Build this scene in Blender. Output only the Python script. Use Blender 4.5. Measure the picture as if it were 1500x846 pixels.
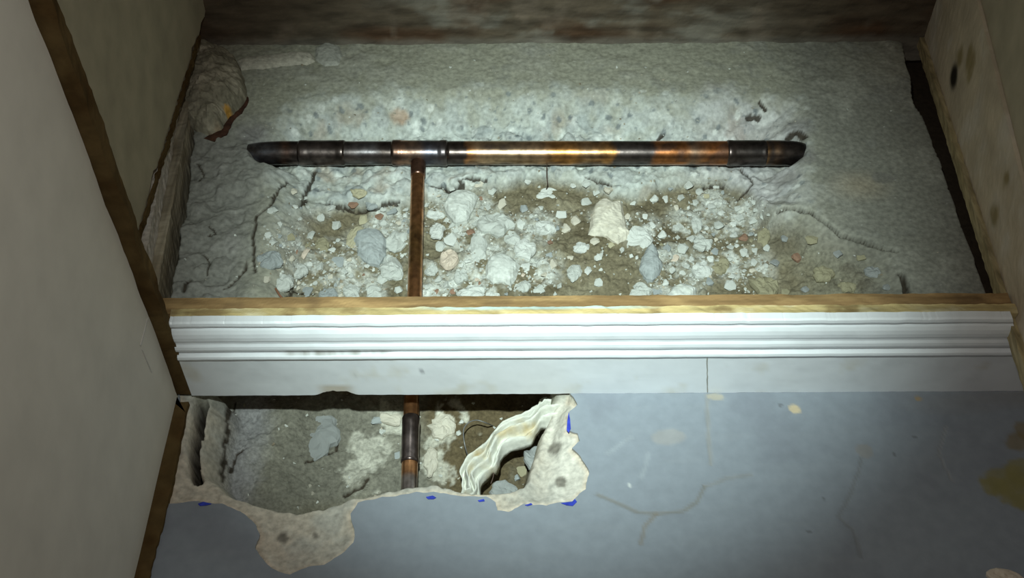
import bpy, bmesh, math, random
import numpy as np
from mathutils import Vector, Matrix
from mathutils.geometry import delaunay_2d_cdt

for o in list(bpy.data.objects):
    bpy.data.objects.remove(o)
scn = bpy.context.scene
COL = scn.collection
random.seed(7)
rng = np.random.default_rng(11)

# ------------------------------------------------------------------ camera
CAM = np.array([-0.0853, -0.6369, 0.8609])
PITCH, YAW, ROLL, FPX = 0.84107, 0.00136, -0.00491, 1650.0
FWD = np.array([math.sin(YAW)*math.cos(PITCH), math.cos(YAW)*math.cos(PITCH), -math.sin(PITCH)])
_r = np.array([math.cos(YAW), -math.sin(YAW), 0.0]); _u = np.cross(_r, FWD)
RT = math.cos(ROLL)*_r + math.sin(ROLL)*_u
UP = -math.sin(ROLL)*_r + math.cos(ROLL)*_u
cd = bpy.data.cameras.new('camera'); cam = bpy.data.objects.new('camera', cd); COL.objects.link(cam)
cam.matrix_world = Matrix(((RT[0], UP[0], -FWD[0], CAM[0]), (RT[1], UP[1], -FWD[1], CAM[1]),
                           (RT[2], UP[2], -FWD[2], CAM[2]), (0, 0, 0, 1)))
cd.sensor_fit = 'HORIZONTAL'; cd.sensor_width = 36.0; cd.lens = FPX/1500*36.0
cd.clip_start = 0.01
scn.camera = cam

# ------------------------------------------------------------------ world, light, exposure
w = bpy.data.worlds.new('room_dusk'); scn.world = w; w.use_nodes = True
w.node_tree.nodes['Background'].inputs[0].default_value = (1.0, 0.86, 0.68, 1)
w.node_tree.nodes['Background'].inputs[1].default_value = 0.06
sl = bpy.data.lights.new('flashlight', 'SPOT'); so = bpy.data.objects.new('flashlight', sl); COL.objects.link(so)
sl.energy = 70; sl.color = (0.82, 1.0, 0.95); sl.spot_size = math.radians(45.5); sl.spot_blend = 1.0
sl.shadow_soft_size = 0.012
so.location = (-0.115, -0.42, 0.93)
_aim = Vector((-0.042, 0.190, -0.02))
so.rotation_euler = (_aim - Vector(so.location)).to_track_quat('-Z', 'Y').to_euler()
sp = sl.copy(); sp.name = 'flashlight_spill'; sp.energy = 7.0; sp.spot_size = math.radians(112); sp.color = (1.0, 0.99, 0.92)
spo = bpy.data.objects.new('flashlight_spill', sp); COL.objects.link(spo); spo.location = so.location; spo.rotation_euler = so.rotation_euler
scn.view_settings.view_transform = 'Standard'; scn.view_settings.look = 'None'
scn.view_settings.exposure = 0.0; scn.view_settings.gamma = 1.0
scn.view_settings.use_curve_mapping = False

# ------------------------------------------------------------------ helpers
def site(px, py, z=None, y=None, x=None):
    """where the sight line through a photo point meets a level (z), an upright plane (y) or a side plane (x)"""
    d = FWD*FPX + RT*(px-750) - UP*(py-423)
    t = (z-CAM[2])/d[2] if z is not None else ((y-CAM[1])/d[1] if y is not None else (x-CAM[0])/d[0])
    return CAM + t*d
def sites(pts, z):
    return np.array([site(a, b, z)[:2] for a, b in pts])

def _h(i, j, s):
    n = (i*374761393 + j*668265263 + s*2147483647) & 0xffffffff
    n = ((n ^ (n >> 13))*1274126177) & 0xffffffff
    n = n ^ (n >> 16)
    return (n & 0xffff)/65535.0
def vnoise(x, y, s=0):
    xi = np.floor(x).astype(np.int64); yi = np.floor(y).astype(np.int64)
    fx = x-xi; fy = y-yi
    fx = fx*fx*(3-2*fx); fy = fy*fy*(3-2*fy)
    a = _h(xi, yi, s); b = _h(xi+1, yi, s); c = _h(xi, yi+1, s); d = _h(xi+1, yi+1, s)
    return (a*(1-fx)+b*fx)*(1-fy)+(c*(1-fx)+d*fx)*fy
def fbm(x, y, f, oc=4, s=0):
    x = np.asarray(x, float); y = np.asarray(y, float)
    t = 0; a = .5; n = 0
    for k in range(oc):
        t = t + a*(vnoise(x*f+17.3*k, y*f-9.1*k, s+k)*2-1); n += a; a *= .5; f *= 2.07
    return t/n
def cells(x, y, f, s=0):
    """F1, F2-F1 and a random id per cell"""
    X = x*f; Y = y*f
    xi = np.floor(X).astype(np.int64); yi = np.floor(Y).astype(np.int64)
    f1 = np.full(X.shape, 9.0); f2 = np.full(X.shape, 9.0); idv = np.zeros(X.shape)
    for a in (-1, 0, 1):
        for b in (-1, 0, 1):
            cx = xi+a; cy = yi+b
            d = np.hypot(cx+_h(cx, cy, s)-X, cy+_h(cx, cy, s+5)-Y)
            m = d < f1
            f2 = np.where(m, f1, np.minimum(f2, d)); idv = np.where(m, _h(cx, cy, s+9), idv); f1 = np.where(m, d, f1)
    return f1, f2-f1, idv
def ss(a, b, v):
    t = np.clip((v-a)/(b-a), 0, 1); return t*t*(3-2*t)
def segdist(X, Y, pts, closed=False):
    d = np.full(X.shape, 9.0)
    n = len(pts)
    for i in range(n if closed else n-1):
        ax, ay = pts[i]; bx, by = pts[(i+1) % n]
        dx, dy = bx-ax, by-ay; L = dx*dx+dy*dy+1e-12
        t = np.clip(((X-ax)*dx+(Y-ay)*dy)/L, 0, 1)
        d = np.minimum(d, np.hypot(X-ax-t*dx, Y-ay-t*dy))
    return d
def inside(X, Y, pts):
    r = np.zeros(X.shape, bool); n = len(pts)
    for i in range(n):
        ax, ay = pts[i]; bx, by = pts[(i+1) % n]
        if ay == by: continue
        c = ((ay > Y) != (by > Y)) & (X < (bx-ax)*(Y-ay)/(by-ay)+ax)
        r ^= c
    return r
def sdist(X, Y, pts):
    d = segdist(X, Y, pts, True)
    return np.where(inside(X, Y, pts), d, -d)

MATS = {}
def mat(name, color=(.5, .5, .5), rough=.85, metal=0, attr=False, nscale=60, namt=.25, bump=.3, bscale=250, bdist=.002,
        color2=None, c2scale=20, stretch=(1, 1, 1), c2pos=(.45, .6), spec=.3):
    if name in MATS: return MATS[name]
    m = bpy.data.materials.new(name); m.use_nodes = True; N = m.node_tree.nodes; L = m.node_tree.links
    b = N['Principled BSDF']; b.inputs['Roughness'].default_value = rough; b.inputs['Metallic'].default_value = metal
    b.inputs['Specular IOR Level'].default_value = spec
    tc = N.new('ShaderNodeTexCoord'); mp = N.new('ShaderNodeMapping'); mp.inputs['Scale'].default_value = stretch
    L.new(tc.outputs['Object'], mp.inputs[0])
    if attr:
        a = N.new('ShaderNodeAttribute'); a.attribute_name = 'tint'; base = a.outputs['Color']
    else:
        a = N.new('ShaderNodeRGB'); a.outputs[0].default_value = (*color, 1); base = a.outputs[0]
    if color2:
        n2 = N.new('ShaderNodeTexNoise'); n2.inputs['Scale'].default_value = c2scale; n2.inputs['Detail'].default_value = 5
        L.new(mp.outputs[0], n2.inputs['Vector'])
        r2 = N.new('ShaderNodeMapRange'); r2.inputs[1].default_value = c2pos[0]; r2.inputs[2].default_value = c2pos[1]
        L.new(n2.outputs['Fac'], r2.inputs[0])
        mx = N.new('ShaderNodeMix'); mx.data_type = 'RGBA'; L.new(r2.outputs[0], mx.inputs['Factor'])
        L.new(base, mx.inputs['A']); mx.inputs['B'].default_value = (*color2, 1); base = mx.outputs['Result']
    n = N.new('ShaderNodeTexNoise'); n.inputs['Scale'].default_value = nscale; n.inputs['Detail'].default_value = 6
    L.new(mp.outputs[0], n.inputs['Vector'])
    r = N.new('ShaderNodeMapRange'); r.inputs[1].default_value = .3; r.inputs[2].default_value = .7
    r.inputs[3].default_value = 1-namt; r.inputs[4].default_value = 1+namt
    L.new(n.outputs['Fac'], r.inputs[0])
    vm = N.new('ShaderNodeVectorMath'); vm.operation = 'SCALE'; L.new(base, vm.inputs[0]); L.new(r.outputs[0], vm.inputs['Scale'])
    L.new(vm.outputs[0], b.inputs['Base Color'])
    if bump:
        nb = N.new('ShaderNodeTexNoise'); nb.inputs['Scale'].default_value = bscale; nb.inputs['Detail'].default_value = 5
        L.new(mp.outputs[0], nb.inputs['Vector'])
        bp = N.new('ShaderNodeBump'); bp.inputs['Strength'].default_value = bump; bp.inputs['Distance'].default_value = bdist
        L.new(nb.outputs['Fac'], bp.inputs['Height']); L.new(bp.outputs[0], b.inputs['Normal'])
    MATS[name] = m
    return m

def link(name, me, m, parent=None, smooth=False):
    o = bpy.data.objects.new(name, me); COL.objects.link(o)
    if m and not me.materials: me.materials.append(m)
    if parent: o.parent = parent
    if smooth:
        me.polygons.foreach_set('use_smooth', np.ones(len(me.polygons), bool))
    return o
def mesh(name, V, Fs, tint=None):
    me = bpy.data.meshes.new(name)
    me.from_pydata([tuple(map(float, v)) for v in V], [], [tuple(map(int, f)) for f in Fs])
    if tint is not None: set_tint(me, tint)
    me.update(); return me
def set_tint(me, tint):
    t = np.asarray(tint, float)
    c = np.ones((len(t), 4), np.float32); c[:, :3] = t
    a = me.color_attributes.new('tint', 'FLOAT_COLOR', 'POINT'); a.data.foreach_set('color', c.ravel())
def fast_mesh(name, V, F, tint=None):
    """V (n,3), F (m,k) index arrays"""
    me = bpy.data.meshes.new(name); F = np.asarray(F, np.int32); k = F.shape[1]
    me.vertices.add(len(V)); me.vertices.foreach_set('co', np.asarray(V, np.float32).ravel())
    me.loops.add(F.size); me.loops.foreach_set('vertex_index', F.ravel())
    me.polygons.add(len(F)); me.polygons.foreach_set('loop_start', np.arange(len(F), dtype=np.int32)*k)
    me.update(calc_edges=True)
    if tint is not None: set_tint(me, tint)
    return me
def tag(o, label=None, cat=None, group=None, kind=None):
    if label: o['label'] = label
    if cat: o['category'] = cat
    if group: o['group'] = group
    if kind: o['kind'] = kind
    return o
def empty(name, loc=(0, 0, 0)):
    o = bpy.data.objects.new(name, None); o.location = loc; o.empty_display_size = .02; COL.objects.link(o); return o
def grid_faces(nx, ny):
    i = np.arange(nx-1)[None, :]; j = np.arange(ny-1)[:, None]
    a = (j*nx+i).ravel(); return np.stack([a, a+1, a+nx+1, a+nx], 1)

def board(name, p0, p1, m, parent=None, seg=(60, 4, 4), rough=.0008, seed=0, tint=None, edge=None):
    """box between corners p0 and p1 with a divided, slightly uneven surface"""
    bm = bmesh.new()
    p0 = np.array(p0, float); p1 = np.array(p1, float)
    vid = {}
    def gv(i, j, k):
        if (i, j, k) not in vid:
            vid[(i, j, k)] = bm.verts.new(p0+(p1-p0)*np.array([i/seg[0], j/seg[1], k/seg[2]]))
        return vid[(i, j, k)]
    A, B, C = seg
    for i in range(A):
        for j in range(B):
            bm.faces.new((gv(i, j, 0), gv(i, j+1, 0), gv(i+1, j+1, 0), gv(i+1, j, 0)))
            bm.faces.new((gv(i, j, C), gv(i+1, j, C), gv(i+1, j+1, C), gv(i, j+1, C)))
    for i in range(A):
        for k in range(C):
            bm.faces.new((gv(i, 0, k), gv(i+1, 0, k), gv(i+1, 0, k+1), gv(i, 0, k+1)))
            bm.faces.new((gv(i, B, k), gv(i, B, k+1), gv(i+1, B, k+1), gv(i+1, B, k)))
    for j in range(B):
        for k in range(C):
            bm.faces.new((gv(0, j, k), gv(0, j, k+1), gv(0, j+1, k+1), gv(0, j+1, k)))
            bm.faces.new((gv(A, j, k), gv(A, j+1, k), gv(A, j+1, k+1), gv(A, j, k+1)))
    me = bpy.data.meshes.new(name); bm.to_mesh(me); bm.free()
    n = len(me.vertices); co = np.zeros(n*3, np.float32); me.vertices.foreach_get('co', co); co = co.reshape(-1, 3).astype(float)
    s = co[:, 0]+co[:, 1]*1.7; q = co[:, 2]*1.3-co[:, 1]*.6+co[:, 0]*.2
    for a in range(3):
        co[:, a] += rough*fbm(s, q, 90, 4, seed+a*13)
    if edge: co = edge(co)
    me.vertices.foreach_set('co', co.astype(np.float32).ravel())
    if tint: set_tint(me, tint(co))
    me.update()
    return link(name, me, m, parent)

def tube(name, path, radii, m, parent=None, n=28, tint=None, cap=True, dent=0.0, seed=0):
    P = np.array(path, float); T = np.gradient(P, axis=0); T /= np.linalg.norm(T, axis=1)[:, None]
    ref = np.array([0, 0, 1.0]) if abs(T[0][2]) < .8 else np.array([0, 1.0, 0])
    V = []; th = 2*np.pi*np.arange(n)/n
    for i in range(len(P)):
        a = np.cross(T[i], ref); a /= np.linalg.norm(a); b = np.cross(a, T[i]); ref = b
        rr = radii[i]*(1+dent*fbm(np.full(n, i*.13+seed), np.cos(th)*1.3+np.sin(th)*2.1, 1.5, 3, seed)) if dent else np.full(n, radii[i])
        V += list(P[i]+rr[:, None]*(np.cos(th)[:, None]*a+np.sin(th)[:, None]*b))
    Fs = [(i*n+k, i*n+(k+1) % n, (i+1)*n+(k+1) % n, (i+1)*n+k) for i in range(len(P)-1) for k in range(n)]
    if cap:
        Fs.append(tuple(range(n-1, -1, -1))); Fs.append(tuple(range((len(P)-1)*n, len(P)*n)))
    V = np.array(V)
    me = mesh(name, V, Fs, tint(V) if tint else None)
    o = link(name, me, m, parent, smooth=True)
    return o

def smooth_path(pts, n=24):
    P = np.array(pts, float); t = np.linspace(0, len(P)-1, n); out = []
    for v in t:
        i = min(int(v), len(P)-2); f = v-i
        p0 = P[max(i-1, 0)]; p1 = P[i]; p2 = P[i+1]; p3 = P[min(i+2, len(P)-1)]
        out.append(.5*((2*p1)+(-p0+p2)*f+(2*p0-5*p1+4*p2-p3)*f*f+(-p0+3*p1-3*p2+p3)*f**3))
    return np.array(out)

# ------------------------------------------------------------------ materials
M_ground = mat('broken_concrete', attr=True, rough=.95, nscale=190, namt=.24, bump=.30, bscale=420, bdist=.0012, spec=.12)
M_soil = mat('soil', attr=True, rough=1, nscale=300, namt=.28, bump=.6, bscale=520, bdist=.0014, spec=.05)
M_floor = mat('grey_floor_paint', attr=True, rough=.55, nscale=90, namt=.06, bump=.10, bscale=300, bdist=.0006, spec=.35)
M_white = mat('white_gloss_paint', attr=True, rough=.38, nscale=30, namt=.03, bump=.05, bscale=120, bdist=.0006, spec=.4)
M_wood = mat('raw_wood', attr=True, rough=.85, nscale=45, namt=.35, bump=.35, bscale=120, bdist=.001, stretch=(.25, 3, 3), spec=.15)
M_plate = mat('old_plate_wood', attr=True, rough=.9, nscale=60, namt=.4, bump=.5, bscale=140, bdist=.001, stretch=(3, .2, 3), spec=.1)
M_wall = mat('beige_wall_paint', (.68, .64, .57), rough=.75, nscale=25, namt=.06, bump=.10, bscale=220, bdist=.0006, spec=.25)
M_wall2 = mat('olive_wall_paint', (.44, .395, .29), rough=.85, nscale=30, namt=.12, bump=.12, bscale=220, bdist=.0008, spec=.15)
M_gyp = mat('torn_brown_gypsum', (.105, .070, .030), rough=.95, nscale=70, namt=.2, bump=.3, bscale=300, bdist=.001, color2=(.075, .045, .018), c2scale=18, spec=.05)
M_back = mat('dark_stained_board', attr=True, rough=.8, nscale=40, namt=.4, bump=.3, bscale=150, bdist=.001, stretch=(.5, 1, 2), spec=.2)
M_right = mat('tan_bare_board', attr=True, rough=.85, nscale=30, namt=.16, bump=.2, bscale=160, bdist=.001, stretch=(1, .5, 1), spec=.2)
M_copper = mat('heat_stained_copper', attr=True, rough=.30, metal=.92, nscale=120, namt=.40, bump=.12, bscale=240, bdist=.0006, spec=.5)
M_stone = [mat('stone_'+n, c, rough=.95, nscale=180, namt=.2, bump=.5, bscale=380, bdist=.0012, color2=c2, c2scale=60, c2pos=(.55, .75), spec=.1)
           for n, c, c2 in (('pale', (.60, .62, .58), (.42, .43, .38)), ('white', (.70, .72, .68), (.52, .52, .47)),
                            ('cream', (.66, .62, .52), (.48, .44, .34)), ('blue_grey', (.38, .41, .41), (.33, .35, .34)),
                            ('olive', (.36, .33, .22), (.26, .23, .14)), ('pink', (.72, .61, .50), (.62, .52, .42)),
                            ('yellow', (.52, .48, .33), (.42, .38, .26)), ('rust', (.33, .20, .14), (.22, .16, .11)), ('grey', (.33, .345, .34), (.25, .255, .24)))]
SI = dict(p=0, w=1, c=2, b=3, o=4, k=5, y=6, r=7, g=8)
M_wire = mat('grey_wire', (.22, .22, .22), rough=.5, metal=.5, bump=0)
M_dark = mat('dark_rust_wire', (.07, .045, .035), rough=.8, bump=0)
M_chalk = mat('blue_marker', (.03, .05, .42), rough=.8, nscale=200, namt=.3, bump=0)

# ------------------------------------------------------------------ the ground: slab, trench, pit, front hole
PIT = [(372, 460), (368, 400), (371, 350), (380, 312), (402, 292), (432, 276), (470, 294), (520, 288), (560, 294), (600, 287),
       (640, 274), (690, 262), (720, 268), (760, 256), (800, 253), (860, 259), (900, 273), (935, 277), (970, 263),
       (1010, 257), (1060, 254), (1100, 277), (1140, 308), (1180, 309), (1220, 336), (1260, 351), (1305, 365), (1325, 395), (1332, 460)]
pitw = np.vstack([[site(a, b, -.036 if (432 <= a <= 1101 and b < 300) else -.012)[:2] for a, b in PIT], [[.335, .012], [-.05, .012], [-.05, -.02], [-.40, -.02]]])
TRENCH = [(362, 214), (385, 180), (430, 156), (500, 145), (600, 140), (700, 134), (800, 140), (900, 138), (1000, 142), (1090, 140), (1165, 152),
          (1178, 195), (1182, 300), (1140, 315), (1100, 300), (1000, 300), (800, 300), (600, 320), (480, 330), (400, 320), (380, 260)]
trw = sites(TRENCH, -.005)   # outline of the shallow trench chiselled for the pipe
INNER = [(288, 560), (280, 600), (272, 640), (273, 690), (286, 706), (322, 719), (360, 736), (390, 747), (430, 751), (480, 741), (520, 729), (560, 723),
         (600, 716), (640, 713), (690, 722), (745, 722), (768, 714), (782, 690), (792, 650), (802, 615), (815, 575), (818, 540)]
inw = np.vstack([sites(INNER, -.004), [[-.04, .12], [-.39, .12]]])
OUTER = [(262, 576), (266, 600), (258, 650), (246, 738), (285, 733), (325, 737), (352, 748), (376, 768), (380, 782), (373, 803), (398, 833), (425, 841), (452, 829),
         (474, 826), (500, 811), (517, 794), (519, 775), (514, 752), (524, 735), (560, 728), (610, 721), (640, 720), (680, 727), (712, 727), (726, 735), (729, 747),
         (745, 749), (768, 738), (800, 739), (838, 733), (858, 716), (863, 690), (850, 668), (838, 656), (850, 645), (846, 634), (832, 628),
         (833, 605), (846, 592), (834, 574)]
def ragged(pts, step=.003, amp=.0014, seed=3):
    out = []
    for i in range(len(pts)-1):
        a = np.array(pts[i]); b = np.array(pts[i+1]); L = np.linalg.norm(b-a); n = max(1, int(L/step))
        nv = np.array([-(b-a)[1], (b-a)[0]])/max(L, 1e-9)
        for k in range(n):
            p = a+(b-a)*k/n; out.append(p+nv*amp*float(fbm(p[0], p[1], 160, 3, seed)))
    out.append(np.array(pts[-1])); return np.array(out)
outw = ragged(sites(OUTER, 0.0), seed=5)

DX = .00165
gx = np.arange(-.535, .485, DX); gy = np.arange(-.185, .575, DX)
NX, NY = len(gx), len(gy); X, Y = np.meshgrid(gx, gy)
wx = X+.004*fbm(X, Y, 60, 4, 40); wy = Y+.004*fbm(X, Y, 60, 4, 50)        # uneven edges
wx2 = X+.010*fbm(X, Y, 22, 4, 60); wy2 = Y+.010*fbm(X, Y, 22, 4, 70)
dP = sdist(wx, wy, pitw); dT = sdist(wx2, wy2, trw); dI = sdist(wx, wy, inw)
dO = -segdist(X, Y, outw); inO = inside(X, Y, outw)

n1 = fbm(X, Y, 18, 5, 1); n2 = fbm(X, Y, 70, 4, 2); n3 = fbm(X, Y, 190, 3, 3)
c1, c1e, c1i = cells(X+.004*n2, Y+.004*n3, 55, 4)
c2, c2e, c2i = cells(X+.003*n3, Y, 120, 8)
H = .0020*n1 + .0006*n2
rough_left = ss(-.335, -.385, X)*ss(.45, .36, Y)*ss(.03, .09, Y)
H += rough_left*(-.004 + .007*n1*1.0 + .005*(c1i-.5)*ss(0, .25, c1e) + .0022*n2)
back_rough = ss(.40, .50, Y)
H += back_rough*(.0012*n2)
# pipe trench
wT = .055-.043*np.maximum(ss(.19, .23, X), ss(-.335, -.37, X))*ss(.03, .012, np.abs(Y-.357))
t = ss(-.004, wT, dT)
H += -.033*t + t*(.0045*n1+.0030*n2+.0014*n3+.006*(c1i-.5)*ss(0, .2, c1e))
# the back slope of the trench: facets
rf = ss(0, .02, dT)
H += rf*.0022*(c2i-.5)*ss(0, .2, c2e)
# pit
pd = ss(-.001, .012+.05*ss(-.26, -.34, X)+.05*ss(.19, .25, X), dP)
right_pit = ss(.16, .26, X)
left_pit = ss(-.25, -.36, X)
zp = -.050+.026*right_pit+.026*left_pit - .014*ss(.22, .06, Y)*(1-left_pit)*(1-right_pit) + (.006+.006*right_pit)*n1+(.0035+.003*right_pit)*n2+.0016*n3
zp += (.0055*(c1i-.35)*ss(.02, .3, c1e)+.003*(c2i-.4)*ss(.02, .3, c2e))*(1-.6*right_pit)
H = H*(1-pd)+np.minimum(zp, H-.002)*pd
# front hole: left wall is a ragged slope, right rim leans in
fd = ss(-.0005, .016+.03*ss(-.33, -.37, X), dI)
zf = -.082+.010*n1+.0045*n2+.0015*n3+.020*ss(-.24, -.33, X)+.010*ss(-.05, -.12, Y)*ss(-.20, -.10, X)
front = Y < .05
slabf = np.where(Y < .02, -.0030+.0006*n2, H)
slabf = np.where(inO & (Y < .005), -.0032-.004*ss(.0, .016, -dO)+.0016*n2+.0012*n3+.0010*n1, slabf)
lean = ss(-.075, -.045, X)*inO*(Y < .01)
slabf = slabf - lean*.018*ss(.03, 0, -dI)*ss(-.035, -.001, dI)
Hf = slabf*(1-fd)+np.minimum(zf, slabf)*fd
bl = ss(.015, .06, Y)
H = np.where(Y < .015, Hf, Hf*(1-bl)+H*bl)
H = np.where((Y >= .015) & (Y < .06) & (dI > 0.0), np.minimum(H, -.06+.006*n1), H)
# gaps along the side walls
rgap = ss(-.0015, .0015, X-np.interp(Y, [0, .123, .253, .367, .496, .643], [.398, .400, .404, .405, .409, .425])+.002*fbm(X*0, Y, 40, 4, 33)+.006*ss(.40, .43, Y)*ss(.48, .44, Y))*(Y > .02)
H = H*(1-rgap)+(-.045)*rgap
lgl = np.interp(Y, [.05, .12, .2, .28, .36, .42, .6], [-.432, -.434, -.440, -.447, -.455, -.468, -.485])+.004*fbm(X*0, Y, 35, 4, 21)
lgap = ss(.002, -.002, X-lgl)*(Y > .03)
H = H*(1-lgap)+(-.035)*lgap
def ground_z(x, y):
    i = int(round((x-gx[0])/DX)); j = int(round((y-gy[0])/DX))
    return float(H[min(max(j, 0), NY-1), min(max(i, 0), NX-1)])
def ground_hit(px, py, z=-.04):
    for _ in range(14):
        p = site(px, py, z); z = .6*z+.4*ground_z(p[0], p[1])
    return site(px, py, z)

# cracks: (photo points, half width, depth, level)
CRACKS = [([(404, 282), (395, 300), (375, 316), (370, 345), (372, 398)], .0016, .010, -.004), ([(1140, 309), (1165, 304), (1185, 309), (1210, 325), (1232, 345), (1262, 352), (1312, 367)], .0019, .030, -.008),
          ([(1322, 400), (1327, 418), (1330, 440)], .0032, .03, -.02), ([(330, 422), (345, 410), (358, 395), (360, 382)], .0014, .008, -.004),
          ([(440, 302), (446, 285), (458, 262), (462, 250)], .0026, .012, -.02), ([(420, 265), (410, 275), (398, 288)], .0013, .008, -.01),
          ([(466, 296), (485, 297), (500, 302), (560, 300), (585, 294)], .0017, .012, -.03),
          ([(632, 272), (650, 276), (680, 270), (672, 262), (690, 259), (712, 264)], .0017, .012, -.03), ([(858, 259), (880, 265), (895, 271)], .0016, .012, -.03),
          ([(1083, 248), (1095, 256), (1105, 268), (1090, 285), (1078, 296)], .0013, .008, -.03), ([(1020, 276), (1040, 272), (1060, 274)], .0012, .008, -.03),
          ([(1095, 172), (1112, 171)], .003, .008, -.01), ([(1112, 150), (1120, 160)], .0022, .006, -.01), ([(965, 205), (970, 198)], .002, .008, -.02),
          ([(1155, 200), (1168, 192), (1180, 200)], .003, .010, -.01), 
          ([(299, 373), (308, 385), (303, 400)], .0012, .006, -.004), ([(290, 240), (299, 256), (292, 264)], .0013, .006, -.004), ([(460, 430), (430, 425), (410, 445)], .0012, .004, -.05),
          ([(306, 330), (316, 342), (305, 345)], .0010, .005, -.004), ([(277, 410), (268, 425)], .0018, .010, -.004),
          ([(297, 588), (288, 620), (284, 650), (284, 690), (291, 703)], .0042, .140, -.006), ([(345, 590), (330, 640), (322, 700)], .0012, .006, -.05), ([(494, 640), (492, 660), (470, 668), (448, 676)], .0014, .008, -.07),
          ([(360, 655), (348, 665), (335, 690)], .0012, .006, -.05), ([(505, 725), (530, 715), (540, 700)], .0016, .008, -.06)]
crk = np.zeros(X.shape)
for pts, hw, dp, lv in CRACKS:
    q = np.array([ground_hit(a, b, lv)[:2] for a, b in pts]); hw *= .8; dp *= .4; x0, y0 = q.min(0)-.02; x1, y1 = q.max(0)+.02
    ii = np.where((gx > x0) & (gx < x1))[0]; jj = np.where((gy > y0) & (gy < y1))[0]
    if not len(ii) or not len(jj): continue
    sl_ = np.s_[jj[0]:jj[-1]+1, ii[0]:ii[-1]+1]
    d = segdist(X[sl_]+.002*n2[sl_], Y[sl_]+.002*n3[sl_], q)
    k = ss(hw*1.7, hw*.4, d); crk[sl_] = np.maximum(crk[sl_], k); H[sl_] -= dp*k

# colours of the ground, mostly by what it is made of
def blend(T, c, m):
    m = np.clip(m, 0, 1)[..., None]; return T*(1-m)+np.array(c)*m
T = np.ones(X.shape+(3,))*np.array((.305, .30, .24))
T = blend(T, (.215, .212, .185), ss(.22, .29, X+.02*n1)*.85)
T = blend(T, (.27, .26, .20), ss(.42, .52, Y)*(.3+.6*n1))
T = blend(T, (.35, .345, .30), ss(.0, .5, n1+.3*n2)*.5)
T = blend(T, (.22, .22, .20), ss(.2, .55, fbm(X, Y, 30, 4, 88))*.45)
T = blend(T, (.36, .30, .21), ss(.05, .0, np.hypot((X-.305)*1, (Y-.285)*1.4))*.5)
T = blend(T, (.19, .185, .165), ss(.017, .010, np.hypot((X-.335), (Y-.298)*1.5)+.006*n2)*.8)
# pale fresh break along the trench
fresh = ss(-.022, .045, dT+.016*n2+.012*n1)
T = blend(T, (.49, .52, .49), fresh*(.55+.45*ss(-.4, .3, n2)))
T = blend(T, (.40, .42, .41), fresh*ss(.55, .85, c1i)*.6)
T = blend(T, (.74, .77, .73), fresh*ss(.25, .6, fbm(X, Y, 45, 4, 99))*.8)
T = blend(T, (.34, .27, .20), fresh*ss(.25, .55, fbm(X, Y, 26, 4, 123))*.55)
pk = site(588, 165, -.01); T = blend(T, (.42, .27, .18), ss(.016, .004, np.hypot(X-pk[0], (Y-pk[1])*1.2)+.006*n2)*.7)
T = blend(T, (.30, .33, .33), fresh*ss(.18, .5, fbm(X, Y, 48, 4, 151))*.6)
T = blend(T, (.40, .36, .37), fresh*ss(.08, .2, X)*.45)
# speckles of aggregate
c3, _, c3i = cells(X+.003*n2, Y+.002*n3, 75, 14)
T = blend(T, (.15, .17, .18), (ss(.30, .20, c3)*(c3i > .86))*ss(-.03, .02, dT)*.75)
T = blend(T, (.70, .72, .68), (ss(.34, .24, c3)*(c3i < .10))*ss(-.03, .02, dT)*.6)
T = blend(T, (.17, .19, .20), (ss(.22, .14, c2)*(c2i > .84))*ss(-.03, .02, dT)*.7)
T = blend(T, (.72, .72, .66), (ss(.15, .10, c2)*(c2i < .05))*(1-pd)*.25)
# left slab: darker, mauve-grey
T = blend(T, (.20, .195, .18), rough_left*.85)
T = blend(T, (.28, .27, .25), rough_left*ss(.0, .5, n2)*.5)
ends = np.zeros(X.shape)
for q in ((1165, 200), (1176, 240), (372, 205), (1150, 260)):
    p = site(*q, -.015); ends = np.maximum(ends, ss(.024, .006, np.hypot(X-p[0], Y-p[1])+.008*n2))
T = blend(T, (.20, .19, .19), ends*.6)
# pit
soil = np.ones(X.shape+(3,))*np.array((.185, .16, .105))
soil = blend(soil, (.11, .09, .055), ss(.1, .5, fbm(X, Y, 24, 4, 31))*.7)
soil = blend(soil, (.30, .27, .19), ss(.1, .6, fbm(X, Y, 40, 4, 37))*.6)
dens = np.zeros(X.shape)          # crumbled pale concrete lying on the soil
for a, b, r in ((545, 370, .05), (480, 400, .05), (690, 330, .055), (720, 400, .055), (650, 300, .03), (785, 340, .035), (790, 400, .035), (440, 400, .05), (640, 420, .04), (940, 345, .035), (990, 400, .05),
                (1010, 330, .035), (1060, 370, .055), (1100, 330, .045), (890, 325, .03), (1090, 400, .04), (580, 330, .045), (520, 440, .045), (1040, 300, .035)):
    p = site(a, b, -.055); dens = np.maximum(dens, ss(r, r*.35, np.hypot(X-p[0], (Y-p[1])*.9)))
pw = dens*ss(-.20, .34, fbm(X, Y, 34, 5, 44)+.35*(c2i-.5))
soil = blend(soil, (.45, .46, .42), pw*.85)
soil = blend(soil, (.66, .68, .64), dens*ss(.05, .45, fbm(X, Y, 75, 4, 47))*.75)
soil = blend(soil, (.40, .36, .33), ss(.17, .24, X)*(.35+.3*n1)*(dens > .1))
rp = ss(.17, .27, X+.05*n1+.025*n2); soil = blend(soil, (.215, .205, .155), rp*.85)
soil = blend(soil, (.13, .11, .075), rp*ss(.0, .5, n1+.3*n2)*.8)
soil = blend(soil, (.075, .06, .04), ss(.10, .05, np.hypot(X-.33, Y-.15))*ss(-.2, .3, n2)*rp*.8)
lp = ss(-.30, -.345, X+.02*n1); soil = blend(soil, (.33, .325, .295), lp*.7*(Y > .05))
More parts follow.
